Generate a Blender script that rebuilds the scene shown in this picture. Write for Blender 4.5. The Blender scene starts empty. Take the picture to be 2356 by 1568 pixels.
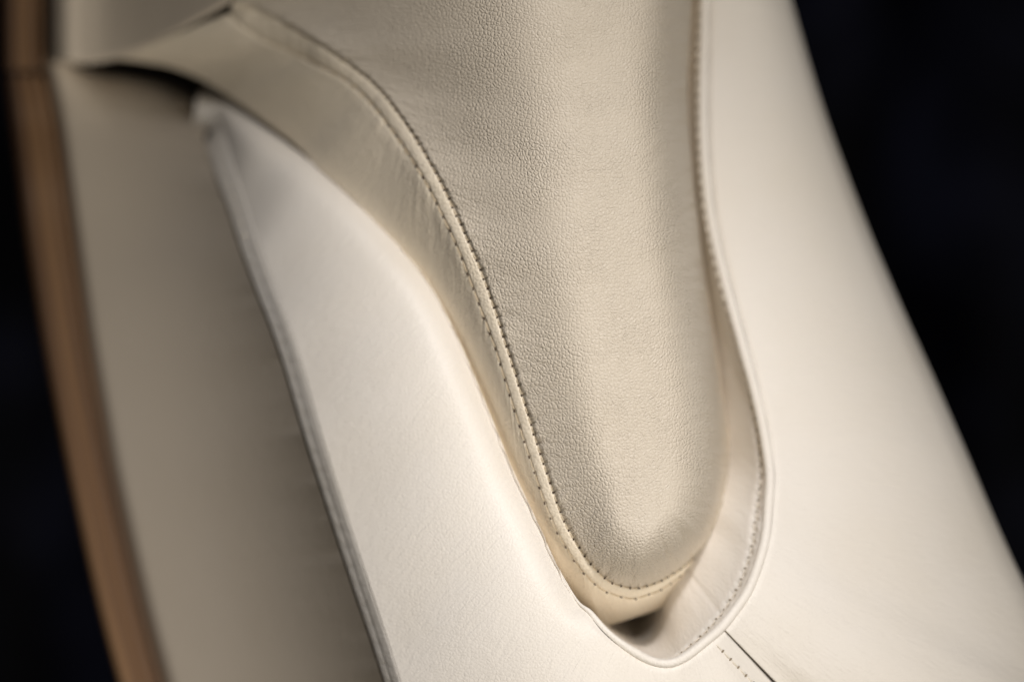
import bpy, math
import numpy as np
from mathutils import Vector, Matrix

# ------------------------------------------------------------------ camera, world, lamps, exposure
scene = bpy.context.scene
rng = np.random.default_rng(7)
HC = 0.75                    # height of the picture centre above the floor (m)
LENS, SENSOR = 85.0, 36.0
FRAME_W = 0.30               # the photographed area is about 30 cm wide
CAM_D = FRAME_W * LENS / SENSOR
U = FRAME_W / 2356.0         # metres per measuring unit in the plane of focus

cam_data = bpy.data.cameras.new("camera")
cam = bpy.data.objects.new("camera", cam_data)
scene.collection.objects.link(cam)
cam.location = (0, -CAM_D, HC)
cam.rotation_euler = (math.radians(90), 0, 0)
cam_data.lens = LENS
cam_data.sensor_width = SENSOR
cam_data.clip_start = 0.01
cam_data.clip_end = 50
cam_data.dof.use_dof = True
cam_data.dof.focus_distance = CAM_D + 0.005
cam_data.dof.aperture_fstop = 2.8
scene.camera = cam

world = bpy.data.worlds.new("World")
scene.world = world
world.use_nodes = True
bg = world.node_tree.nodes["Background"]
bg.inputs[0].default_value = (0.75, 0.72, 0.70, 1)
bg.inputs[1].default_value = 0.03


def area(name, loc, target, size, power, color):
    ld = bpy.data.lights.new(name, 'AREA')
    ld.shape = 'DISK'
    ld.size = size
    ld.energy = power
    ld.color = color
    o = bpy.data.objects.new(name, ld)
    scene.collection.objects.link(o)
    o.location = loc
    d = Vector(target) - Vector(loc)
    o.rotation_euler = d.to_track_quat('-Z', 'Y').to_euler()
    return o




def spot(name, loc, target, cone, radius, power, color):
    ld = bpy.data.lights.new(name, 'SPOT')
    ld.spot_size = math.radians(cone)
    ld.spot_blend = 1.0
    ld.shadow_soft_size = radius
    ld.energy = power
    ld.color = color
    o = bpy.data.objects.new(name, ld)
    scene.collection.objects.link(o)
    o.location = loc
    o.rotation_euler = (Vector(target) - Vector(loc)).to_track_quat('-Z', 'Y').to_euler()
    return o


TGT = (0.02, 0.02, HC - 0.03)
spot("showroom_spot", (0.14, -1.02, HC + 0.95), (-0.038, 0.02, HC - 0.072), 18, 0.055, 60.0, (1.0, 0.96, 0.94))
spot("showroom_spot_second", (0.34, -1.08, HC + 0.75), (0.040, 0.02, HC - 0.100), 12, 0.055, 17.0, (1.0, 0.96, 0.94))
area("low_fill", (0.48, -1.3, HC - 0.66), TGT, 0.8, 13.0, (1.0, 0.92, 0.81))  # added low fill lamp, brightens the band and the cushion flank
area("front_fill", (1.15, -1.7, HC + 0.1), TGT, 0.9, 3.0, (1.0, 0.95, 0.89))  # another added fill from the front right, lifts the shaded leather

scene.view_settings.view_transform = 'Standard'
scene.view_settings.look = 'None'
scene.view_settings.exposure = 0.0
scene.view_settings.gamma = 1.0
scene.cycles.max_bounces = 10
scene.cycles.diffuse_bounces = 8
scene.cycles.use_denoising = True

# ------------------------------------------------------------------ helpers
BASE = Vector((0.0, 0.06, HC - 0.26))


def world_pt(p):
    """(..., 3) array of measured x, y and depth w in cm (towards the viewer) -> metres."""
    p = np.asarray(p, float)
    w = p[..., 2] * 0.01
    k = (CAM_D - w) / CAM_D
    return np.stack([(p[..., 0] - 1178) * U * k, -w, HC + (784 - p[..., 1]) * U * k], -1)


def spline(ctrl, t):
    """Catmull-Rom through the control rows, t in control index units."""
    c = np.asarray(ctrl, float)
    n = len(c)
    g = np.vstack([2 * c[0] - c[1], c, 2 * c[-1] - c[-2]])
    t = np.clip(np.asarray(t, float), 0, n - 1 - 1e-9)
    i = t.astype(int)
    f = (t - i)[:, None]
    p0, p1, p2, p3 = g[i], g[i + 1], g[i + 2], g[i + 3]
    return 0.5 * (2 * p1 + (p2 - p0) * f + (2 * p0 - 5 * p1 + 4 * p2 - p3) * f ** 2 + (3 * p1 - p0 - 3 * p2 + p3) * f ** 3)


def arc(p):
    d = np.linalg.norm(np.diff(p, axis=0), axis=1)
    return np.concatenate([[0], np.cumsum(d)])


def even_t(ctrl, n, cols=3):
    """Parameters that space n samples evenly along the curve of the first columns."""
    c = np.asarray(ctrl, float)[:, :cols].copy()
    if cols == 3:
        c[:, 2] *= 78.5
    t = np.linspace(0, len(c) - 1, 4000)
    a = arc(spline(c, t))
    return np.interp(np.linspace(0, a[-1], n), a, t)


def smooth1(a, k):
    ker = np.ones(2 * k + 1) / (2 * k + 1)
    return np.convolve(np.pad(a, k, mode='edge'), ker, mode='valid')


def normals(P, flip=False):
    du = np.gradient(P, axis=0)
    dv = np.gradient(P, axis=1)
    n = np.cross(du, dv)
    n /= np.maximum(np.linalg.norm(n, axis=-1, keepdims=True), 1e-12)
    if n[..., 1].mean() > 0:
        n = -n
    return -n if flip else n


def vnoise(x, y, seed):
    """Smooth value noise."""
    r = np.random.default_rng(seed).random((256, 256))
    xi, yi = np.floor(x).astype(int), np.floor(y).astype(int)
    fx, fy = x - xi, y - yi
    fx, fy = fx * fx * (3 - 2 * fx), fy * fy * (3 - 2 * fy)
    a, b = r[xi % 256, yi % 256], r[(xi + 1) % 256, yi % 256]
    c, d = r[xi % 256, (yi + 1) % 256], r[(xi + 1) % 256, (yi + 1) % 256]
    return (a * (1 - fx) + b * fx) * (1 - fy) + (c * (1 - fx) + d * fx) * fy - 0.5


def make_thing(name, label, cat):
    o = bpy.data.objects.new(name, None)
    o.empty_display_size = 0.05
    o.location = BASE
    o["label"] = label
    o["category"] = cat
    scene.collection.objects.link(o)
    return o


def grid_obj(name, P, mat, parent, uv=None, label=None):
    n, m, _ = P.shape
    V = (P - np.array(BASE)).reshape(-1, 3)
    idx = np.arange(n * m).reshape(n, m)
    a, b, c, d = idx[:-1, :-1], idx[1:, :-1], idx[1:, 1:], idx[:-1, 1:]
    F = np.stack([a, b, c, d], -1).reshape(-1, 4)
    cr = np.cross(np.gradient(P, axis=0), np.gradient(P, axis=1))
    if cr[..., 1].mean() > 0:
        F = F[:, ::-1]
    me = bpy.data.meshes.new(name)
    me.vertices.add(len(V))
    me.vertices.foreach_set("co", V.ravel())
    me.loops.add(F.size)
    me.loops.foreach_set("vertex_index", F.ravel().astype(np.int32))
    me.polygons.add(len(F))
    me.polygons.foreach_set("loop_start", np.arange(0, F.size, 4, dtype=np.int32))
    me.polygons.foreach_set("use_smooth", np.ones(len(F), bool))
    if uv is None:
        us = np.zeros((n, m)); vs = np.zeros((n, m))
        us[1:] = np.cumsum(np.linalg.norm(np.diff(P, axis=0), axis=-1), 0)
        us = np.broadcast_to(us.mean(1, keepdims=True), (n, m))
        vs[:, 1:] = np.cumsum(np.linalg.norm(np.diff(P, axis=1), axis=-1), 1)
        uv = np.stack([us, vs], -1)
    me.update(calc_edges=True)
    layer = me.uv_layers.new(name="UVMap")
    layer.data.foreach_set("uv", uv.reshape(-1, 2)[F.ravel()].ravel())
    me.materials.append(mat)
    o = bpy.data.objects.new(name, me)
    scene.collection.objects.link(o)
    o.parent = parent
    if label:
        o["label"] = label
    return o


def tube_obj(name, C, r, mat, parent, sides=14):
    """A round cord along the points C (metres)."""
    T = np.gradient(C, axis=0)
    T /= np.linalg.norm(T, axis=1, keepdims=True)
    ref = np.array([0, -1.0, 0])
    A = np.cross(T, ref); A /= np.linalg.norm(A, axis=1, keepdims=True)
    B = np.cross(A, T)
    ang = np.linspace(0, 2 * np.pi, sides + 1)
    r = np.broadcast_to(r, (len(C),))
    P = C[:, None] + r[:, None, None] * (np.cos(ang)[None, :, None] * A[:, None] + np.sin(ang)[None, :, None] * B[:, None])
    return grid_obj(name, P, mat, parent)


# ------------------------------------------------------------------ materials
def new_mat(name):
    m = bpy.data.materials.new(name)
    m.use_nodes = True
    nt = m.node_tree
    return m, nt, nt.nodes["Principled BSDF"]


def leather(name, col, grain=760.0, grain_h=0.00011, wrinkle_h=0.00010, rough=0.5, mott=0.05, spec=0.4, reach=None):
    m, nt, b = new_mat(name)
    N, L = nt.nodes.new, nt.links.new
    tc = N("ShaderNodeTexCoord")
    # slow mottling of the dye
    n0 = N("ShaderNodeTexNoise"); n0.inputs["Scale"].default_value = 28; n0.inputs["Detail"].default_value = 5
    L(tc.outputs["Object"], n0.inputs["Vector"])
    ramp = N("ShaderNodeMix"); ramp.data_type = 'RGBA'
    c2 = (col[0] * (1 - mott * .7), col[1] * (1 - mott), col[2] * (1 - mott * 1.7), 1)
    ramp.inputs["A"].default_value = (*col, 1)
    ramp.inputs["B"].default_value = c2
    L(n0.outputs["Fac"], ramp.inputs["Factor"])
    # domain warp for the grain
    n1 = N("ShaderNodeTexNoise"); n1.inputs["Scale"].default_value = 260; n1.inputs["Detail"].default_value = 3
    L(tc.outputs["Object"], n1.inputs["Vector"])
    sub = N("ShaderNodeVectorMath"); sub.operation = 'SUBTRACT'; sub.inputs[1].default_value = (.5, .5, .5)
    L(n1.outputs["Color"], sub.inputs[0])
    scl = N("ShaderNodeVectorMath"); scl.operation = 'SCALE'; scl.inputs["Scale"].default_value = 0.0008
    L(sub.outputs[0], scl.inputs[0])
    add = N("ShaderNodeVectorMath"); add.operation = 'ADD'
    L(tc.outputs["Object"], add.inputs[0]); L(scl.outputs[0], add.inputs[1])
    # the hide is laid flat: the pebbles live in the plane of the panel
    sx = N("ShaderNodeSeparateXYZ"); cx = N("ShaderNodeCombineXYZ")
    L(add.outputs[0], sx.inputs[0])
    L(sx.outputs["X"], cx.inputs["X"]); L(sx.outputs["Z"], cx.inputs["Y"])
    v = N("ShaderNodeTexVoronoi"); v.feature = 'DISTANCE_TO_EDGE'; v.voronoi_dimensions = '2D'
    v.inputs["Scale"].default_value = grain
    L(cx.outputs[0], v.inputs["Vector"])
    m1 = N("ShaderNodeMapRange"); m1.interpolation_type = 'SMOOTHSTEP'
    m1.inputs["From Min"].default_value = 0.0; m1.inputs["From Max"].default_value = 0.36
    L(v.outputs["Distance"], m1.inputs["Value"])
    v2 = N("ShaderNodeTexVoronoi"); v2.feature = 'DISTANCE_TO_EDGE'; v2.voronoi_dimensions = '2D'
    v2.inputs["Scale"].default_value = grain * .43
    L(cx.outputs[0], v2.inputs["Vector"])
    m2 = N("ShaderNodeMapRange"); m2.interpolation_type = 'SMOOTHSTEP'
    m2.inputs["From Min"].default_value = 0.0; m2.inputs["From Max"].default_value = 0.16
    m2.inputs["To Max"].default_value = 0.45
    L(v2.outputs["Distance"], m2.inputs["Value"])
    inv = N("ShaderNodeMath"); inv.operation = 'ADD'
    L(m1.outputs[0], inv.inputs[0]); L(m2.outputs[0], inv.inputs[1])
    # where the hide is tighter or looser the grain is weaker or stronger
    n2 = N("ShaderNodeTexNoise"); n2.inputs["Scale"].default_value = 55; n2.inputs["Detail"].default_value = 3
    L(tc.outputs["Object"], n2.inputs["Vector"])
    mr = N("ShaderNodeMapRange"); mr.inputs["From Min"].default_value = .3; mr.inputs["From Max"].default_value = .7
    mr.inputs["To Min"].default_value = .55; mr.inputs["To Max"].default_value = 1.15
    L(n2.outputs["Fac"], mr.inputs["Value"])
    g = N("ShaderNodeMath"); g.operation = 'MULTIPLY'
    L(inv.outputs[0], g.inputs[0]); L(mr.outputs[0], g.inputs[1])
    # creases running across the seams (u = along the seam, v = away from it)
    mp = N("ShaderNodeMapping"); mp.inputs["Scale"].default_value = (760, 190, 1)
    L(tc.outputs["UV"], mp.inputs["Vector"])
    n3 = N("ShaderNodeTexNoise"); n3.inputs["Scale"].default_value = 1; n3.inputs["Detail"].default_value = 4
    n3.inputs["Distortion"].default_value = 0.6
    L(mp.outputs[0], n3.inputs["Vector"])
    w = N("ShaderNodeMath"); w.operation = 'MULTIPLY'; w.inputs[1].default_value = wrinkle_h / grain_h
    L(n3.outputs["Fac"], w.inputs[0])
    if reach:          # the creases die out away from the seam
        su = N("ShaderNodeSeparateXYZ"); L(tc.outputs["UV"], su.inputs[0])
        fr = N("ShaderNodeMapRange"); fr.interpolation_type = 'SMOOTHSTEP'
        fr.inputs["From Min"].default_value = 0.0; fr.inputs["From Max"].default_value = reach
        fr.inputs["To Min"].default_value = 1.0; fr.inputs["To Max"].default_value = 0.0
        L(su.outputs["Y"], fr.inputs["Value"])
        w2 = N("ShaderNodeMath"); w2.operation = 'MULTIPLY'
        L(w.outputs[0], w2.inputs[0]); L(fr.outputs[0], w2.inputs[1])
        w = w2
    tot = N("ShaderNodeMath"); tot.operation = 'ADD'
    L(g.outputs[0], tot.inputs[0]); L(w.outputs[0], tot.inputs[1])
    bump = N("ShaderNodeBump"); bump.inputs["Strength"].default_value = 1.0
    bump.inputs["Distance"].default_value = grain_h * 3
    L(tot.outputs[0], bump.inputs["Height"])
    L(bump.outputs[0], b.inputs["Normal"])
    L(ramp.outputs["Result"], b.inputs["Base Color"])
    b.inputs["Roughness"].default_value = rough
    b.inputs["Specular IOR Level"].default_value = spec
    return m


def plain(name, col, rough=0.7, spec=0.2):
    m, nt, b = new_mat(name)
    N, L = nt.nodes.new, nt.links.new
    tc = N("ShaderNodeTexCoord")
    n = N("ShaderNodeTexNoise"); n.inputs["Scale"].default_value = 900; n.inputs["Detail"].default_value = 3
    L(tc.outputs["Object"], n.inputs["Vector"])
    mx = N("ShaderNodeMix"); mx.data_type = 'RGBA'
    mx.inputs["A"].default_value = (*[c * .85 for c in col], 1); mx.inputs["B"].default_value = (*[min(1, c * 1.15) for c in col], 1)
    L(n.outputs["Fac"], mx.inputs["Factor"]); L(mx.outputs["Result"], b.inputs["Base Color"])
    b.inputs["Roughness"].default_value = rough
    b.inputs["Specular IOR Level"].default_value = spec
    return m


def wood_mat():
    m, nt, b = new_mat("walnut")
    N, L = nt.nodes.new, nt.links.new
    tc = N("ShaderNodeTexCoord")
    mp = N("ShaderNodeMapping"); mp.inputs["Scale"].default_value = (3, 170, 1)
    L(tc.outputs["UV"], mp.inputs["Vector"])
    n = N("ShaderNodeTexNoise"); n.inputs["Scale"].default_value = 1; n.inputs["Detail"].default_value = 6; n.inputs["Distortion"].default_value = 1.2
    L(mp.outputs[0], n.inputs["Vector"])
    r = N("ShaderNodeValToRGB")
    e = r.color_ramp.elements
    e[0].position = .30; e[0].color = (0.045, 0.022, 0.011, 1)
    e[1].position = .72; e[1].color = (0.30, 0.175, 0.085, 1)
    x = r.color_ramp.elements.new(.5); x.color = (0.125, 0.066, 0.031, 1)
    L(n.outputs["Fac"], r.inputs["Fac"]); L(r.outputs["Color"], b.inputs["Base Color"])
    bp = N("ShaderNodeBump"); bp.inputs["Distance"].default_value = .0002; bp.inputs["Strength"].default_value = .5
    L(n.outputs["Fac"], bp.inputs["Height"]); L(bp.outputs[0], b.inputs["Normal"])
    b.inputs["Roughness"].default_value = .42
    return m


M_CUSHION = leather("cushion_leather", (0.615, 0.553, 0.465), grain=900, grain_h=0.000055, wrinkle_h=0.00010, rough=0.47, reach=0.024)
M_BAND = leather("lit_band_leather", (0.82, 0.735, 0.60), grain=800, grain_h=0.00003, wrinkle_h=0.00014, rough=0.52)  # same leather as the cushion, lightened in colour to stand for bounced light
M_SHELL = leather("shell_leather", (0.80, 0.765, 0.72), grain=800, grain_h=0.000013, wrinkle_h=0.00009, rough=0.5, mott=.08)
M_SIDE = leather("shaded_side_leather", (0.60, 0.53, 0.44), grain=800, grain_h=0.00002, wrinkle_h=0.00004, rough=0.55, mott=.04)  # same leather as the shell, its shade painted in as a darker colour
M_THREAD = plain("thread", (0.62, 0.52, 0.37), .6)
M_PALE_THREAD = plain("pale_thread", (0.78, 0.72, 0.62), .6)
M_HOLE = plain("needle_hole", (0.045, 0.022, 0.014), .9, 0.0)
M_PUCKER_SHADE = plain("pucker_shade_hole", (0.26, 0.21, 0.145), .9, 0.0)  # tan needle holes, stretched and coloured to paint the shade of the puckers
M_BOARD = plain("backing_cloth", (0.05, 0.04, 0.032), .9, 0.05)
M_WOOD = wood_mat()

# ------------------------------------------------------------------ setting: dark curtain behind the chair
def backdrop():
    xs = np.linspace(-2.2, 2.2, 500)
    zs = np.linspace(HC - 1.6, HC + 1.6, 12)
    f = 0.05 * np.sin(xs * 17 + 0.8 * np.sin(xs * 3.1)) + 0.03 * np.sin(xs * 7.3 + 1)
    P = np.zeros((len(xs), len(zs), 3))
    P[..., 0] = xs[:, None]
    P[..., 1] = 1.25 + f[:, None]
    P[..., 2] = zs[None]
    m, nt, b = new_mat("dark_curtain")
    N, L = nt.nodes.new, nt.links.new
    tc = N("ShaderNodeTexCoord")
    n = N("ShaderNodeTexNoise"); n.inputs["Scale"].default_value = 5; n.inputs["Detail"].default_value = 5; n.inputs["Distortion"].default_value = 1.5
    L(tc.outputs["Object"], n.inputs["Vector"])
    mx = N("ShaderNodeMix"); mx.data_type = 'RGBA'
    mx.inputs["A"].default_value = (0.0006, 0.0006, 0.002, 1)
    mx.inputs["B"].default_value = (0.015, 0.017, 0.034, 1)  # bluish noise patches painted in as faint blurred reflections
    mr = N("ShaderNodeMapRange"); mr.inputs["From Min"].default_value = .45; mr.inputs["From Max"].default_value = .72
    L(n.outputs["Fac"], mr.inputs["Value"])
    L(mr.outputs[0], mx.inputs["Factor"]); L(mx.outputs["Result"], b.inputs["Base Color"])
    b.inputs["Roughness"].default_value = .9
    b.inputs["Specular IOR Level"].default_value = 0.06
    b.inputs["Roughness"].default_value = .6
    o = grid_obj("backdrop", P, m, None)
    o.location = BASE
    o["kind"] = "structure"
    o["label"] = "near black navy curtain hanging far behind the chair"


backdrop()

chair = make_thing("leather_armchair", "cream leather armchair shell with walnut edge rail around the cushion pocket", "armchair")
cushion = make_thing("padded_cushion", "beige pebble-grained leather cushion with double stitched welt sitting in the pocket", "cushion")

# ------------------------------------------------------------------ shell: rim of the pocket | outer edge | pocket foot | pocket floor
# each row: rim x y w | outer x y w | wall foot x y w | floor x y w       (w in cm, towards the viewer)
SH = np.array([
    [452, 222, -12, 448, 262, -12.2, 470, 200, -15.3, 560, 120, -16.3],
    [500, 232, -11.3, 500, 278, -11.5, 500, 230, -13.9, 600, 140, -14.9],
    [545, 255, -10.3, 520, 320, -10.6, 540, 260, -12.93, 640, 170, -13.93],
    [608, 295, -8.9, 545, 400, -9.1, 600, 300, -12.2, 690, 220, -13.5],
    [676, 342, -7.6, 570, 470, -8.09, 665, 350, -11.8, 760, 270, -13.2],
    [741, 393, -6.45, 598, 560, -6.8, 730, 405, -11.3, 820, 330, -12.8],
    [826, 470, -5.15, 630, 650, -5.99, 815, 485, -10.6, 900, 420, -12.4],
    [926, 574, -4, 668, 750, -5.1, 912, 590, -9.8, 1000, 530, -12],
    [993, 660, -3.3, 700, 850, -4.58, 980, 675, -9.3, 1070, 620, -11.5],
    [1057, 785, -2.65, 742, 1000, -3.8, 1045, 800, -8.6, 1130, 750, -11],
    [1117, 925, -2.1, 795, 1170, -3.25, 1105, 940, -8, 1190, 900, -10.5],
    [1178, 1075, -1.65, 850, 1340, -2.7, 1165, 1090, -7.4, 1250, 1050, -10],
    [1228, 1182, -1.2, 890, 1460, -2.42, 1216, 1196, -6.9, 1290, 1150, -9.5],
    [1278, 1292, -0.8, 935, 1600, -2.1, 1269.83, 1301.8, -6.93, 1330, 1250, -9.27],
    [1323, 1379, -0.5, 990, 1740, -2.05, 1327.43, 1380.9, -6.97, 1370, 1290, -8.83],
    [1353, 1411, -0.4, 1040, 1810, -2.02, 1360.65, 1411.45, -7.9, 1400, 1310, -9.5],
    [1383, 1449, -0.35, 1100, 1880, -2, 1395.15, 1444.95, -7.7, 1420, 1320, -9.3],
    [1418, 1481, -0.35, 1180, 1940, -1.5, 1427.9, 1470.65, -7.5, 1440, 1320, -9.1],
    [1458, 1509, -0.4, 1290, 1990, -1.5, 1463.4, 1492.35, -7.4, 1455, 1320, -8.9],
    [1498, 1529, -0.45, 1410, 2020, -1.5, 1499.34, 1494.83, -6.21, 1470, 1320, -8.03],
    [1538, 1535, -0.5, 1530, 2030, -1.5, 1535.33, 1478.93, -4.72, 1480, 1310, -6.86],
    [1578, 1521, -0.6, 1650, 2020, -1.5, 1568, 1450, -3.4, 1490, 1290, -5.8],
    [1628, 1484, -0.8, 1980, 2050, -1.5, 1600, 1410, -3, 1500, 1270, -5.4],
    [1668, 1449, -1.1, 2060, 1854, -4.15, 1622, 1375, -3.1, 1510, 1250, -5.4],
    [1703, 1406, -1.4, 2350, 1950, -4, 1640, 1330, -3.3, 1520, 1220, -5.5],
    [1733, 1359, -1.67, 2620, 1900, -4, 1652, 1280, -3.6, 1530, 1190, -5.6],
    [1758, 1294, -2.05, 2600, 1760, -4.45, 1660, 1225, -4.05, 1540, 1160, -5.85],
    [1773, 1234, -2.4, 2480, 1590, -5, 1668, 1170, -4, 1550, 1120, -6.4],
    [1780, 1159, -2.8, 2356, 1339, -5.64, 1672, 1120, -4.8, 1560, 1080, -7.1],
    [1783, 1084, -3.2, 2290, 1195, -6, 1676, 1060, -5.75, 1560, 1040, -8.05],
    [1768, 984, -3.67, 2220, 1030, -6.3, 1676, 970, -6.07, 1560, 970, -8.37],
    [1748, 894, -4.09, 2150, 870, -6.6, 1668, 885, -6.44, 1550, 880, -8.74],
    [1718, 784, -4.6, 2080, 715, -6.86, 1640, 780, -6.9, 1540, 780, -9.2],
    [1678, 635, -5.12, 2005, 540, -7.14, 1601, 630, -7.32, 1510, 630, -9.62],
    [1648, 500, -5.6, 1945, 385, -7.4, 1570, 495, -7.7, 1490, 490, -10],
    [1633, 350, -5.95, 1900, 260, -7.59, 1560, 350, -7.95, 1480, 350, -10.25],
    [1630, 200, -6.3, 1862, 138, -7.78, 1558, 200, -8.2, 1480, 200, -10.5],
    [1633, 50, -6.6, 1823, 0, -8, 1562, 50, -8.4, 1480, 50, -10.7],
    [1635, -80, -6.7, 1790, -120, -8.25, 1566, -80, -8.5, 1480, -80, -10.8],
    [1640, -260, -6.7, 1750, -290, -8.6, 1572, -260, -8.4, 1480, -260, -10.7],
])
NS = 1300
t_sh = even_t(SH[:, :3], NS)
shc = spline(SH, t_sh)
RIM, OUT, FOOT, FLOOR = shc[:, 0:3], shc[:, 3:6], shc[:, 6:9], shc[:, 9:12]
I_SEAM = int(np.argmin(np.abs(t_sh - 23.0)))     # where the bottom seam leaves the rim


def shell_surface():
    m = 150
    u = np.linspace(0, 1, m) ** 1.15
    uu = u[None, :, None]
    P = RIM[:, None] * (1 - uu) + OUT[:, None] * uu
    s = t_sh[:, None]
    left = np.clip((22 - s) / 6, 0, 1)
    right = np.clip((s - 25) / 5, 0, 1)
    un = u[None]
    w = P[..., 2].copy()
    # arm: rounded, highest near the rim
    w += left * np.interp(s, [0, 2, 4, 6, 9, 13, 22], [.1, .2, .32, .45, .6, .7, .7]) * np.sin(np.pi * np.clip(un, 0, 1) ** .8)
    # right panel: a shallow hollow beside the rim, then a slight swell
    lin = OUT[:, None, 2] - RIM[:, None, 2]
    w += right * (-lin * un + np.minimum(lin + 1.2, .6) * un + np.minimum(lin - np.minimum(lin + 1.2, .6), 0) * un ** 5 + .12 * np.sin(np.pi * un))
    # outer edge rolls away
    e = np.clip((un - .90) / .10, 0, 1)
    w -= right * 0.9 * (1 - np.sqrt(np.clip(1 - e ** 2, 0, 1)))
    # edge dips into the crease beside the rim
    dpx = np.linalg.norm((P - RIM[:, None])[..., :2], axis=-1)
    w -= np.interp(s, [0, 13, 16, 39], [0, 0, .06, .06]) * np.exp(-(dpx / 7.0) ** 2)
    w -= np.interp(s, [0, 13, 16, 39], [.55, .55, 0, 0]) * np.exp(-(dpx / 30.0) ** 1.6)
    P[..., 2] = w
    # soft dents and swellings in the padding
    P[..., 2] += 0.06 * vnoise(P[..., 0] / 150 + 40, P[..., 1] / 190 + 40, 3)
    return P


SP = shell_surface()
SPW = world_pt(SP)
# back return of the outer edge so that the shell has thickness
def with_return(Pm, inward_px, depth_cm, rows=14):
    out = [Pm]
    last = Pm[:, -1]
    prev = Pm[:, -8]
    d = last - prev
    d /= np.maximum(np.linalg.norm(d, axis=-1, keepdims=True), 1e-9)
    for k in range(1, rows + 1):
        q = k / rows
        a = q * np.pi / 2
        pt = last.copy()
        pt += -np.stack([d[:, 0], np.zeros(len(d)), d[:, 2]], -1) * inward_px * U * (1 - np.cos(a))
        pt[:, 1] += depth_cm * .01 * np.sin(a)
        out.append(pt[:, None])
    return np.concatenate(out, 1)




def turned_edge(P, first):
    """The seam edge of a panel rolls over and runs down into the seam."""
    e, e2 = (P[0], P[3]) if first else (P[-1], P[-4])
    d = e - e2
    d /= np.maximum(np.linalg.norm(d, axis=1, keepdims=True), 1e-9)
    rows = []
    for o, z in ((.25, .08), (.6, .35), (.85, .9), (.95, 2.0), (1.0, 6.0)):
        rows.append((e + d * o * .0003 + np.array([0, z * .0011, 0]))[None])
    return np.concatenate(rows[::-1] + [P], 0) if first else np.concatenate([P] + rows, 0)


arm = grid_obj("arm_panel", turned_edge(SPW[:I_SEAM], False), M_SHELL, chair)
grid_obj("back_panel", with_return(turned_edge(SPW[I_SEAM + 1:], True), 60, 5.0), M_SHELL, chair)

# rolled edge of the pocket
inn = FOOT - RIM
inn2 = inn[:, :2] / np.linalg.norm(inn[:, :2], axis=1, keepdims=True)
cen = RIM[SH.shape[0] * 0:, :].copy()
tang = np.gradient(RIM[:, :2], axis=0)
tang /= np.linalg.norm(tang, axis=1, keepdims=True)
nin = np.stack([tang[:, 1], -tang[:, 0]], 1)          # towards the cushion
for k in range(2):
    nin[:, k] = smooth1(nin[:, k], 10)
nin /= np.linalg.norm(nin, axis=1, keepdims=True)
if (nin * (np.array([1480, 900]) - RIM[:, :2])).sum(1).mean() < 0:
    nin = -nin
s_idx = t_sh
roll_r = np.interp(s_idx, [0, 13, 13.3, 15, 18, 24, 39], [.5, .5, .8, 6, 10, 12.5, 13])
cen[:, :2] += nin * roll_r[:, None] * .95
cen[:, 2] += np.interp(s_idx, [0, 12, 14.5, 17, 24, 39], [-.9, -.8, -.3, -.12, -.13, -.14])
a_len = arc(world_pt(cen))
wob = 1 + 0.10 * np.sin(a_len / .0024) * np.interp(s_idx, [0, 14, 16, 19, 21, 39], [1, 1, 1, .6, .2, .2])
i_r = int(np.argmin(np.abs(t_sh - 13.2)))
tube_obj("rolled_edge", world_pt(cen)[i_r:], (roll_r * U * wob)[i_r:], M_SHELL, chair, 18)

# pocket lining
def lining():
    m = 90
    A = RIM.copy()
    A[:, :2] += nin * (roll_r * np.interp(s_idx, [0, 13, 16, 39], [0, 0, 1.5, 1.5]))[:, None]
    A[:, 2] += np.interp(s_idx, [0, 14, 18, 39], [-.5, -.4, -.16, -.14])
    u = np.linspace(0, 1, m)[None, :, None]
    P = A[:, None] * (1 - u) ** 2 + 2 * u * (1 - u) * FOOT[:, None] + u ** 2 * FLOOR[:, None]
    return P, A


LP, LA = lining()
LW = world_pt(LP)
Ln = normals(LW)
al = arc(world_pt(LA))
pitch3 = .0038
vd = np.zeros(LP.shape[:2]); vd[:, 1:] = np.cumsum(np.linalg.norm(np.diff(LW, axis=1), axis=-1), 1)
ph = np.abs(((al / pitch3) % 1) - .5) * 2
row_d = np.interp(t_sh, [0, 29, 34, 39], [.0048, .0046, .0013, .0011])
dent = -.0014 * np.exp(-((vd - row_d[:, None]) / .0014) ** 2) * (0.35 + .65 * (ph[:, None] ** 3))
dent += -.0005 * np.exp(-((vd - .0002) / .0006) ** 2)
gs = np.abs(np.arange(NS) - I_SEAM - 6)
dent += -.0003 * np.exp(-(gs[:, None] / 3.0) ** 2) * np.clip((vd - .004) / .002, 0, 1)
dent += .0006 * vnoise(al[:, None] / .0035, vd / .012, 8) * np.exp(-vd / .01)
LW2 = LW + Ln * dent[..., None]
lin = grid_obj("pocket_lining", LW2, M_SHELL, chair)

# ------------------------------------------------------------------ flat seam strip and side panel of the arm
strip_r = OUT[t_sh <= 15.0]
n_st = len(strip_r)
off_tab_y = [255, 300, 500, 784, 1100, 1568, 1800]
w_strip = np.interp(strip_r[:, 1], off_tab_y, [34, 52, 48, 46, 43, 41, 41])
strip_l = strip_r.copy()
tt = np.gradient(strip_r[:, :2], axis=0)
for k in range(2):
    tt[:, k] = smooth1(tt[:, k], 30)
tt /= np.linalg.norm(tt, axis=1, keepdims=True)
nl = np.stack([-tt[:, 1], tt[:, 0]], 1)
if nl[:, 0].mean() > 0:
    nl = -nl
strip_l[:, :2] += nl * w_strip[:, None]
strip_l[:, 2] -= 1.0
ms = 36
us = np.linspace(0, 1, ms)[None, :, None]
ST = strip_r[:, None] * (1 - us) + strip_l[:, None] * us
STW = world_pt(ST)
stn = normals(STW)
ast = arc(world_pt(strip_r))
pk = np.abs(((ast / .0062) % 1) - .5) * 2
uq = us[0, :, 0][None]
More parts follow.
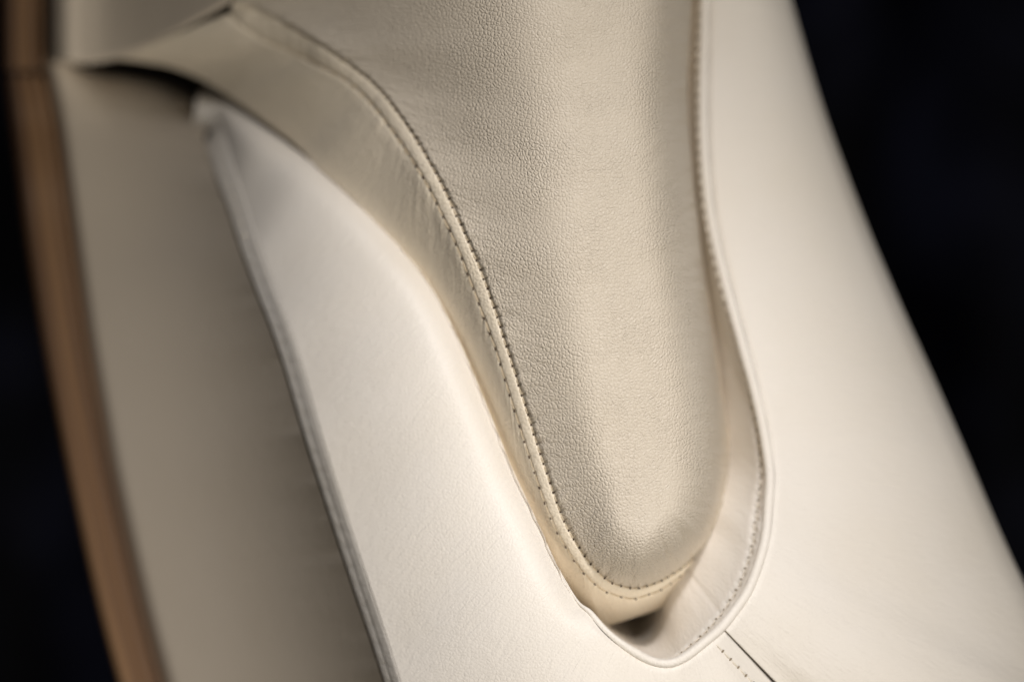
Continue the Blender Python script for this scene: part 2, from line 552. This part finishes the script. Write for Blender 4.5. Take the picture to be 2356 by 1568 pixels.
prof = .0002 * np.sin(np.pi * uq) ** .7 - .00015 * np.exp(-((uq - .55) / .07) ** 2) - .0005 * np.exp(-(uq / .07) ** 2) - .0006 * np.exp(-((1 - uq) / .07) ** 2)
prof = prof - .00022 * (pk[:, None] ** 2) * np.exp(-((uq - .7) / .22) ** 2)
STW = STW + stn * prof[..., None]
strip = grid_obj("seam_strip", STW, M_SHELL, chair)

WOOD_R = np.array([[104, 172, -15.6], [122, 240, -15.6], [135, 300, -15.6], [150, 400, -15.4], [166, 520, -15.4], [185, 660, -15.2],
                   [205, 800, -15.0], [235, 970, -14.8], [265, 1130, -14.6], [320, 1370, -14.4], [372, 1568, -14.2], [450, 1850, -14.0]], float)
WOOD_L = np.array([[10, 172, -15.6], [18, 240, -15.6], [25, 300, -15.6], [38, 400, -15.4], [54, 520, -15.4], [77, 660, -15.2],
                   [102, 800, -15.0], [135, 970, -14.8], [168, 1130, -14.6], [222, 1370, -14.4], [274, 1568, -14.2], [355, 1850, -14.0]], float)


def side_panel():
    n, m = 420, 120
    L = spline(WOOD_R, even_t(WOOD_R, n))
    L[:, 0] -= 2
    L[:, 2] += .25
    R = strip_l
    aR = arc(world_pt(R))
    yR = np.interp(np.linspace(0, 1, n), aR / aR[-1], np.arange(len(R)))
    R = np.stack([np.interp(yR, np.arange(len(R)), R[:, k]) for k in range(3)], -1)
    u = np.linspace(0, 1, m)
    P = L[:, None] * (1 - u)[None, :, None] + R[:, None] * u[None, :, None]
    # hollow: steep beside the seam, opening towards the viewer beside the wood
    hol = np.interp(np.linspace(0, 1, n), [0, .25, 1], [.5, 1.3, 1.6])
    P[..., 2] -= hol[:, None] * (4 * u * (1 - u))[None] * (0.7 + .5 * u)[None] * .8
    # roll beside the wood
    P[..., 2] -= .9 * np.exp(-(u / .03) ** 2)[None]
    # top edge follows the mouth of the gap
    tx = np.array([104, 150, 185, 240, 300, 360, 400, 430, 452.])
    ty = np.array([142, 144, 164, 178, 186, 198, 212, 230, 246.])
    x0 = P[0, :, 0].copy(); y0 = P[0, :, 1].copy()
    top = np.interp(x0, tx, ty)
    fall = np.exp(-np.linspace(0, 1, n) / .06)
    P[..., 1] += (top - y0)[None] * fall[:, None]
    # the top rolls back into the gap
    qq = np.linspace(0, 1, n)
    P[..., 2] -= 1.5 * np.exp(-qq / .025)[:, None] * np.clip((u - .10) / .25, 0, 1)[None] * np.clip((1.02 - u) / .12, 0, 1)[None]
    # puckers pulled by the seam
    q = np.linspace(0, 1, n)
    P[..., 2] += .16 * (vnoise(q[:, None] * 62 + 0 * u[None], u[None] * 3 + 0 * q[:, None], 21)) * np.exp(-((1 - u) / .12))[None]
    # top edge folds back into the gap
    k = 16
    ext = np.repeat(P[:1], k, 0)
    a = np.linspace(1, 0, k, endpoint=False)
    ext[..., 2] -= (5.0 * (a ** 1.4))[:, None] * np.clip((u - .02) / .15, 0, 1)[None]
    ext[..., 1] -= (14 * np.sin(a * np.pi / 2) * .6)[:, None]
    return np.concatenate([ext, P], 0)


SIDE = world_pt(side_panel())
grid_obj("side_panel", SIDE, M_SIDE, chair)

# ------------------------------------------------------------------ upper side panel above the gap
def wing_panel():
    bot = np.array([[112, 140, -13.8], [150, 146, -13.0], [190, 148, -12.9], [240, 143, -12.6], [300, 128, -11.9], [370, 98, -10.8], [440, 58, -9.6], [500, 24, -8.6], [540, 0, -8.0]], float)
    top = np.array([[112, -280, -13.8], [150, -280, -13.2], [190, -280, -13.2], [240, -280, -13.0], [290, -280, -12.2], [350, -280, -11.2], [410, -280, -10.2], [450, -280, -9.4], [485, -280, -8.8]], float)
    m, n = 110, 90
    t = np.linspace(0, 8, m)
    B, T = spline(bot, t), spline(top, t)
    v = np.linspace(0, 1, n)
    P = B[:, None] * (1 - v)[None, :, None] + T[:, None] * v[None, :, None]
    u = np.linspace(0, 1, m)
    P[..., 2] -= 1.1 * np.exp(-(u / .03) ** 2)[:, None]
    P[..., 2] -= (0.2 * np.sin(np.pi * np.clip((u - .15) / .85, 0, 1)))[:, None]
    P[..., 2] -= .25 * np.exp(-(v / .02) ** 2)[None]
    # lower edge turns under
    k = 8
    ext = np.repeat(P[:, :1], k, 1)
    a = np.linspace(1, 0, k, endpoint=False)
    ext[..., 2] -= (3.5 * a)[None]
    ext[..., 1] -= (10 * a)[None]
    return np.concatenate([ext, P], 1)


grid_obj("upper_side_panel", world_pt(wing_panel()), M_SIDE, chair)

# ------------------------------------------------------------------ walnut rails
def rail(L, R, name):
    n = 160
    t = even_t(L, n)
    l, r = spline(L, t), spline(R, t)
    sec = []
    rad = .10
    for q, dz in [(0.06, -3.2), (0.0, -2.9), (0, -.5), (.01, -.28), (.04, -.12), (.09, -.03), (.16, 0), (.27, .04), (.33, -.30), (.40, .05), (.5, .06), (.60, .05), (.67, -.30), (.73, .04), (.84, 0), (.91, -.03), (.96, -.12), (.99, -.28), (1, -.5), (1, -2.9), (.94, -3.2), (0.06, -3.2)]:
        p = l * (1 - q) + r * q
        p[:, 2] += dz
        sec.append(p)
    P = np.stack(sec, 1)
    W = world_pt(P)
    # closed ends
    c0, c1 = W[:1].mean(1, keepdims=True), W[-1:].mean(1, keepdims=True)
    W = np.concatenate([np.repeat(c0, W.shape[1], 1), W, np.repeat(c1, W.shape[1], 1)], 0)
    return grid_obj(name, W, M_WOOD, chair)


rail(WOOD_L, WOOD_R, "wood_rail")
rail(np.array([[4, -300, -14.8], [4, -100, -14.8], [5, 0, -14.8], [7, 80, -14.8], [9, 163, -14.8]], float),
     np.array([[100, -300, -14.8], [100, -100, -14.8], [100, 0, -14.8], [100, 80, -14.8], [102, 163, -14.8]], float), "wood_rail")

# dark backing behind the upholstery
def backing():
    yy = np.array([-260, 0, 200, 500, 800, 1100, 1400, 1700, 1950.])
    lx = np.array([60, 60, 70, 110, 160, 230, 300, 390, 480.])
    rx = np.array([1700, 1740, 1780, 1880, 2000, 2130, 2260, 2100, 1900.])
    y = np.linspace(-260, 1950, 60)
    l, r = np.interp(y, yy, lx), np.interp(y, yy, rx)
    u = np.linspace(0, 1, 30)
    P = np.zeros((60, 30, 3))
    P[..., 0] = l[:, None] * (1 - u) + r[:, None] * u
    P[..., 1] = y[:, None]
    P[..., 2] = -20
    return P


BK = world_pt(backing())
bo = grid_obj("backing_cloth", BK, M_BOARD, chair)
sol = bo.modifiers.new("thickness", 'SOLIDIFY'); sol.thickness = .006

# ------------------------------------------------------------------ cushion
# crease x y w | second seam row x y | lower edge of the band x y w | spine parameter
CU = np.array([
    [538, 2, -8, 528, 30, 262, 137, -13],
    [566, 10, -7.82, 545, 52, 292, 139, -13],
    [604, 26, -7.47, 601, 90, 340, 146, -12.9],
    [651, 50, -6.93, 650, 112, 400, 158, -12.85],
    [701, 79, -6.29, 701, 135, 476, 190, -11.9],
    [751, 110, -5.6, 741, 155, 545, 235, -10.81],
    [821, 160, -4.91, 795, 184, 615, 285, -9.6],
    [865, 198, -4.38, 838, 222, 680, 335, -8.34],
    [901, 240, -3.8, 873, 262, 735, 388, -7],
    [951, 310, -3.12, 920, 326, 820, 466, -5.7],
    [1001, 395, -2.3, 967, 398, 905, 560, -4.8],
    [1042, 476, -1.92, 1008, 476, 970, 650, -4.3],
    [1082, 566, -1.5, 1050, 565, 1020, 740, -4.02],
    [1112, 636, -1.39, 1083, 650, 1056, 810, -3.8],
    [1140, 715, -1.26, 1112, 728, 1085, 880, -3.6],
    [1162, 785, -1.15, 1136, 792, 1115, 950, -3.4],
    [1178, 834, -1.14, 1153, 846, 1140, 1010, -3.21],
    [1203, 914, -1.13, 1177, 922, 1175, 1090, -2.95],
    [1228, 994, -1.12, 1203, 1004, 1215, 1175, -2.7],
    [1253, 1072, -1.11, 1229, 1084, 1255, 1260, -2.6],
    [1278, 1144, -1.1, 1254, 1158, 1290, 1330, -2.8],
    [1296, 1193, -1.16, 1277, 1213, 1318, 1376, -3.2],
    [1318, 1234, -1.21, 1300, 1255, 1345, 1412, -3.54],
    [1342, 1273, -1.26, 1325, 1294, 1366, 1430, -3.71],
    [1368, 1306, -1.3, 1351, 1325, 1385, 1439, -3.8],
    [1408, 1339, -1.55, 1391, 1358, 1410, 1435, -4.1],
    [1458, 1351, -1.85, 1450, 1376, 1450, 1422, -4.2],
    [1490, 1346, -2.15, 1490, 1368, 1490, 1409, -4.3],
    [1518, 1336, -2.45, 1520, 1356, 1522, 1396, -4.5],
    [1545, 1321, -2.85, 1548, 1338, 1540, 1380, -4.7],
    [1572, 1303, -3.25, 1573, 1318, 1560, 1350, -5],
    [1603, 1276, -4.1, 1600, 1287, 1592, 1296, -6.1],
    [1628, 1249, -4.6, 1622, 1255, 1608, 1252, -6.8],
    [1653, 1199, -5, 1646, 1202, 1628, 1200, -7.4],
    [1670, 1144, -5.2, 1662, 1146, 1640, 1144, -7.8],
    [1678, 1064, -5.4, 1669, 1065, 1645, 1064, -8],
    [1675, 984, -5.5, 1666, 984, 1642, 984, -8.2],
    [1663, 909, -5.6, 1654, 909, 1632, 909, -8.3],
    [1645, 784, -5.7, 1637, 784, 1612, 784, -8.5],
    [1618, 600, -5.8, 1610, 600, 1586, 600, -8.7],
    [1595, 400, -5.9, 1587, 400, 1562, 400, -8.9],
    [1583, 250, -6, 1575, 250, 1550, 250, -9],
    [1583, 175, -6, 1575, 175, 1550, 175, -9.1],
    [1591, 20, -6.1, 1583, 20, 1558, 20, -9.2],
    [1597, -120, -6.1, 1589, -120, 1562, -120, -9.3],
    [1602, -280, -6.2, 1594, -280, 1568, -280, -9.4],
])
PRE = np.array([[485, -280, -8.8], [493, -180, -8.6], [505, -90, -8.4], [522, -30, -8.15]])
RING = np.vstack([PRE, CU[:, :3]])
NC = 1500
t_r = even_t(RING, NC)
ring = spline(RING, t_r)
npre = len(PRE)
# spine of the cushion
SPINE = np.array([[1390, -280], [1400, 0], [1420, 300], [1440, 600], [1465, 850], [1495, 1050], [1512, 1130]], float)
tip0, tip1 = npre + 24.5, npre + 33.0
tau = np.interp(t_r, [0, npre, tip0, tip1, npre + 45], [0, .03, 1, 1, 0])
tau = smooth1(tau, 25)
spn = spline(SPINE, tau * 6)
CREST_Y = [-300, 0, 200, 400, 600, 750, 900, 1050, 1180, 1270, 1400]
CREST_X = [1130, 1160, 1195, 1226, 1260, 1288, 1313, 1345, 1392, 1445, 1520]


def crest_x(y):
    yy = np.linspace(-320, 1420, 400)
    xx = smooth1(np.interp(yy, CREST_Y, CREST_X), 18)
    return np.interp(y, yy, xx)


def top_panel():
    m = 170
    v = np.linspace(0, 1, m) ** 1.25
    X = ring[:, None, 0] * (1 - v) + spn[:, None, 0] * v
    Y = ring[:, None, 1] * (1 - v) + spn[:, None, 1] * v
    ray = np.linalg.norm(spn - ring[:, :2], axis=1)
    d = ray[:, None] * v[None]
    dx = np.clip(X - crest_x(Y), 0, None)
    Wf = -1.05 * (dx / 330.0) ** 2
    W0 = Wf[:, 0]
    A = W0 - ring[:, 2]
    # distance over which the edge rises to the crest
    D = np.zeros(NC)
    for i in range(NC):
        inside = X[i] >= crest_x(Y[i])
        D[i] = d[i][np.argmax(inside)] if inside.any() else ray[i]
    t = t_r - npre
    D = np.where(t < 22, np.clip(D * np.interp(t, [0, 12, 22], [1.25, 1.5, 1.6]), 90, None), D)
    D = np.where(t >= 22, np.interp(t, [22, 24, 27, 30, 32, 34, 45], [110, 130, 150, 150, 150, 160, 165]), D)
    D = smooth1(np.minimum(D, ray * .96), 20)
    q = np.clip(d / D[:, None], 0, 1)
    g_s = .45 * (.5 - .5 * np.cos(np.pi * q)) + .55 * (1 - (1 - q) ** 2.2)     # S-shaped, steep just before the crest
    g_c = 1 - (1 - q) ** 2.3                                                      # round
    g_r = .3 * np.sqrt(np.clip(1 - (1 - q) ** 2.6, 0, 1)) + .7 * (1 - (1 - q) ** 3.4)
    mix_r = np.clip((t - 28) / 4, 0, 1)[:, None]
    mix_c = np.clip((t - 22) / 4, 0, 1)[:, None]
    g = (g_s * (1 - mix_c) + g_c * mix_c) * (1 - mix_r) + g_r * mix_r
    W = Wf - A[:, None] * (1 - g)
    # lip rolling into the crease
    W -= .16 * np.exp(-(d / 5.0) ** 2)
    W += .05 * vnoise(X / 120 + 30, Y / 160 + 30, 5) * np.clip(d / 60, 0, 1)
    P = np.stack([X, Y, W], -1)
    return P, d


TP, TD = top_panel()
TPW = world_pt(TP)
tn = normals(TPW)
ar = arc(world_pt(ring))
pitch1 = .00305
# creases pulled into the seam
dd = TD * U
wr = vnoise(ar[:, None] / .0023 + dd / .006, dd / .011, 11) * np.exp(-dd / .010) * .0006
wr += vnoise(ar[:, None] / .0012 - dd / .004, dd / .006, 12) * np.exp(-dd / .008) * .00035
wr *= np.clip(dd / .0008, 0, 1)
ph1 = np.abs(((ar / pitch1) % 1) - .5) * 2
wr += -.0004 * np.exp(-((dd - .0004) / .0007) ** 2) * (ph1[:, None] ** 4)
TPW = TPW + tn * wr[..., None]
top = grid_obj("top_panel", TPW, M_CUSHION, cushion)

# band: welt between the two seam rows, then the side of the cushion
NB = 1500
t_b = np.interp(np.linspace(0, 1, NB), np.linspace(0, 1, NB), even_t(CU[:, :3], NB))
cb = spline(CU, t_b)
C0, R2, BO = cb[:, 0:3], cb[:, 3:5], cb[:, 5:8]
R2 = np.concatenate([R2, (C0[:, 2] - np.interp(t_b, [0, 10, 24, 30, 45], [.75, .45, .35, .45, .6]))[:, None]], 1)
C0b = C0.copy(); C0b[:, 2] -= .12
mw, mb = 34, 110
u = np.linspace(0, 1, mw)[None, :, None]
WELT = C0b[:, None] * (1 - u) + R2[:, None] * u
u2 = np.linspace(0, 1, mb)[None, :, None]
# side of the cushion: leaves the row facing the viewer, then turns down
ctrl = R2 * .5 + BO * .5
ctrl[:, 2] = R2[:, 2] * .6 + BO[:, 2] * .4
BAND = R2[:, None] * (1 - u2) ** 2 + 2 * u2 * (1 - u2) * ctrl[:, None] + u2 ** 2 * BO[:, None]
WW, BW = world_pt(WELT), world_pt(BAND)
ab = arc(world_pt(R2))
pitch2 = .0049
wn, bn = normals(WW), normals(BW)
q = np.linspace(0, 1, mw)[None]
ph2 = np.abs(((ab / pitch2) % 1) - .5) * 2
pr = .0004 * np.sin(np.pi * q) ** .8 - .0010 * np.exp(-(q / .09) ** 2) - .0006 * np.exp(-((1 - q) / .10) ** 2)
pr = pr - .00028 * (ph2[:, None] ** 4) * np.exp(-((1 - q) / .30) ** 2)
pr = pr + .00018 * vnoise(ab[:, None] / .0024, q * 1.5, 31)
WW = WW + wn * pr[..., None]
bd = np.zeros(BW.shape[:2]); bd[:, 1:] = np.cumsum(np.linalg.norm(np.diff(BW, axis=1), axis=-1), 1)
pp = -.0006 * np.exp(-(bd / .0009) ** 2)
pp = pp - .0004 * (ph2[:, None] ** 5) * np.exp(-bd / .0022)
pp = pp + .0001 * np.exp(-((bd - .004) / .0022) ** 2)
sk = ab[:, None] - bd * .35
pp = pp + .00032 * vnoise(sk / .0026, bd / .014, 41) * np.exp(-bd / .013) * np.clip(bd / .001, 0, 1)
pp = pp + .00018 * vnoise(sk / .0012, bd / .007, 42) * np.exp(-bd / .012) * np.clip(bd / .001, 0, 1)
BW = BW + bn * pp[..., None]
BW[:, 0] = WW[:, -1]
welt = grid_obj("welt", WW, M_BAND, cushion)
# underside return of the band
k = 14
und = []
bo_w = BW[:, -1]
cent = world_pt(np.stack([np.full(NB, 1300.), np.full(NB, 600.), np.full(NB, -9.)], -1))
spb = world_pt(np.concatenate([spline(SPINE, np.clip(np.interp(t_b, [0, 24.5, 33, 45], [.03, 1, 1, 0]), 0, 1) * 6), np.full((NB, 1), -9.5)], 1))
for j in range(1, k + 1):
    a = j / k
    und.append((bo_w * (1 - .5 * a) + spb * .5 * a)[:, None] + np.array([0, .012 * math.sin(a * math.pi / 2), 0]))
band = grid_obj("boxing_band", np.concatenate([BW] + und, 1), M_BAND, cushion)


# ------------------------------------------------------------------ stitches
def stitch_mesh(name, length, r, mat, hole=(.00045, .0003), sag=.0004, hole_mat=None):
    """A short thread lying along +X that dives into a needle hole at each end; the hole sits at the far end."""
    V, F, mi = [], [], []
    n, s = 7, 6
    for i in range(n):
        x = (i / (n - 1) - .5) * length
        z = sag * (1 - (2 * i / (n - 1) - 1) ** 4) - sag * .9
        rr = r * (1 - .35 * abs(2 * i / (n - 1) - 1) ** 3)
        for j in range(s):
            a = 2 * math.pi * j / s
            V.append((x, rr * math.cos(a), z + rr * math.sin(a)))
    for i in range(n - 1):
        for j in range(s):
            F.append((i * s + j, (i + 1) * s + j, (i + 1) * s + (j + 1) % s, i * s + (j + 1) % s)); mi.append(0)
    F.append(tuple(range(s))[::-1]); mi.append(0)
    F.append(tuple((n - 1) * s + j for j in range(s))); mi.append(0)
    # hole: flattened dark cup
    b = len(V); hs = 8
    hx = length * .5 + hole[0] * .9
    V.append((hx, 0, .00022))
    for lev, zz in ((.7, .00016), (1, 0.0), (.8, -.0002)):
        for j in range(hs):
            a = 2 * math.pi * j / hs
            V.append((hx + hole[0] * lev * math.cos(a), hole[1] * lev * math.sin(a), zz))
    for j in range(hs):
        F.append((b, b + 1 + j, b + 1 + (j + 1) % hs)); mi.append(1)
        for lv in (0, 1):
            o = b + 1 + lv * hs
            F.append((o + j, o + hs + j, o + hs + (j + 1) % hs, o + (j + 1) % hs)); mi.append(1)
    me = bpy.data.meshes.new(name)
    me.from_pydata(V, [], F)
    me.materials.append(mat); me.materials.append(hole_mat or M_HOLE)
    me.polygons.foreach_set("material_index", mi)
    me.polygons.foreach_set("use_smooth", [True] * len(F))
    me.update()
    return me


def sew(line, nrm, pitch, me, parent, lift, s0, s1, start=.5, jitter=.04):
    a = arc(line)
    i0, i1 = s0, s1
    total = a[-1]
    kk = 0
    x = start * pitch
    r = np.random.default_rng(len(line) + int(pitch * 1e6))
    while x < total:
        f = np.interp(x, a, np.arange(len(a)))
        i = int(min(max(f, 1), len(a) - 2))
        if i0 <= i <= i1:
            p = np.array([np.interp(x, a, line[:, c]) for c in range(3)])
            T = line[i + 1] - line[i - 1]; T /= np.linalg.norm(T)
            n = nrm[i] / np.linalg.norm(nrm[i])
            n = n - T * (n @ T); n /= np.linalg.norm(n)
            b = np.cross(n, T)
            p = p + n * lift
            o = bpy.data.objects.new("stitch", me)
            scene.collection.objects.link(o)
            o.parent = parent
            j = r.normal(0, jitter)
            T2 = T * math.cos(j) + b * math.sin(j); b2 = np.cross(n, T2)
            M = Matrix(((T2[0], b2[0], n[0], p[0] - BASE[0]), (T2[1], b2[1], n[1], p[1] - BASE[1]), (T2[2], b2[2], n[2], p[2] - BASE[2]), (0, 0, 0, 1)))
            o.matrix_basis = M
            sc = 1 + r.normal(0, .05)
            o.scale = (1, sc, sc)
            kk += 1
        x += pitch
    return kk


me1 = stitch_mesh("crease_stitch", .0021, .00016, M_THREAD, (.00030, .00034))
me2 = stitch_mesh("welt_stitch", .0036, .00018, M_THREAD, (.00050, .00034), sag=.00025)
me3 = stitch_mesh("lining_stitch", .0027, .00024, M_PALE_THREAD, (.00030, .00062), sag=.0005, hole_mat=M_PUCKER_SHADE)
me4 = stitch_mesh("strip_stitch", .0036, .00024, M_PALE_THREAD, (.00002, .00002), sag=.0007)
wn2 = normals(WW)
iv = lambda arr, lo, hi: (int(np.argmin(np.abs(arr - lo))), int(np.argmin(np.abs(arr - hi))))
a0, a1 = iv(t_b, 3, 31)
n1 = sew(WW[:, 2], wn2[:, 8], pitch1, me1, welt, .00055, a0, a1)
a0, a1 = iv(t_b, 2, 31)
n2 = sew(WW[:, -1], wn2[:, -4], pitch2, me2, band, .00045, a0, a1, start=0)
# lining row
col = np.array([int(np.argmin(np.abs(vd[i] - row_d[i]))) for i in range(NS)])
line3 = LW2[np.arange(NS), col]
for c in range(3):
    line3[:, c] = smooth1(line3[:, c], 4)
# higher up the row runs along the inner face of the rolled edge
up = np.clip((t_sh - 31.5) / 1.5, 0, 1)[:, None]
on_roll = cen.copy(); on_roll[:, :2] += nin * (roll_r * 1.0)[:, None]
line3 = line3 * (1 - up) + world_pt(on_roll) * up
n3v = normals(LW2)[np.arange(NS), np.minimum(col + 3, LW2.shape[1] - 1)]
n_in = np.stack([nin[:, 0] * .75, np.full(NS, -.66), -nin[:, 1] * .75], -1)
n3v = n3v * (1 - up) + n_in * up
a0, a1 = iv(t_sh, 16.5, 39)
n3 = sew(line3, n3v, pitch3, me3, lin, .0003, a0, a1)
# strip row
a0, a1 = iv(t_sh[:n_st], 2.0, 5.0)
n4 = sew(STW[:, 20], normals(STW)[:, 20], .0062, me4, strip, .0001, a0, a1)
# row beside the bottom seam
ib = I_SEAM - 1
ray_s = SPW[max(I_SEAM - 26, 0), 6:75]
d5 = SPW[I_SEAM, 6:75]
shift = (SPW[I_SEAM - 40, 40] - SPW[I_SEAM, 40]); shift /= np.linalg.norm(shift)
line5 = d5 + shift * .0052
# lay the row on the panel
flat = SPW[I_SEAM - 120:I_SEAM].reshape(-1, 3)
fl = []
for p in line5:
    dxy = np.abs(flat[:, [0, 2]] - p[[0, 2]]).sum(1)
    fl.append(flat[np.argmin(dxy)])
fl = np.array(fl)
line5[:, 1] = smooth1(fl[:, 1], 3)
n5 = sew(line5, np.tile(np.array([0, -1.0, 0]), (len(line5), 1)), .0036, me3, arm, .0002, 0, len(line5))
print("stitches", n1, n2, n3, n4, n5)
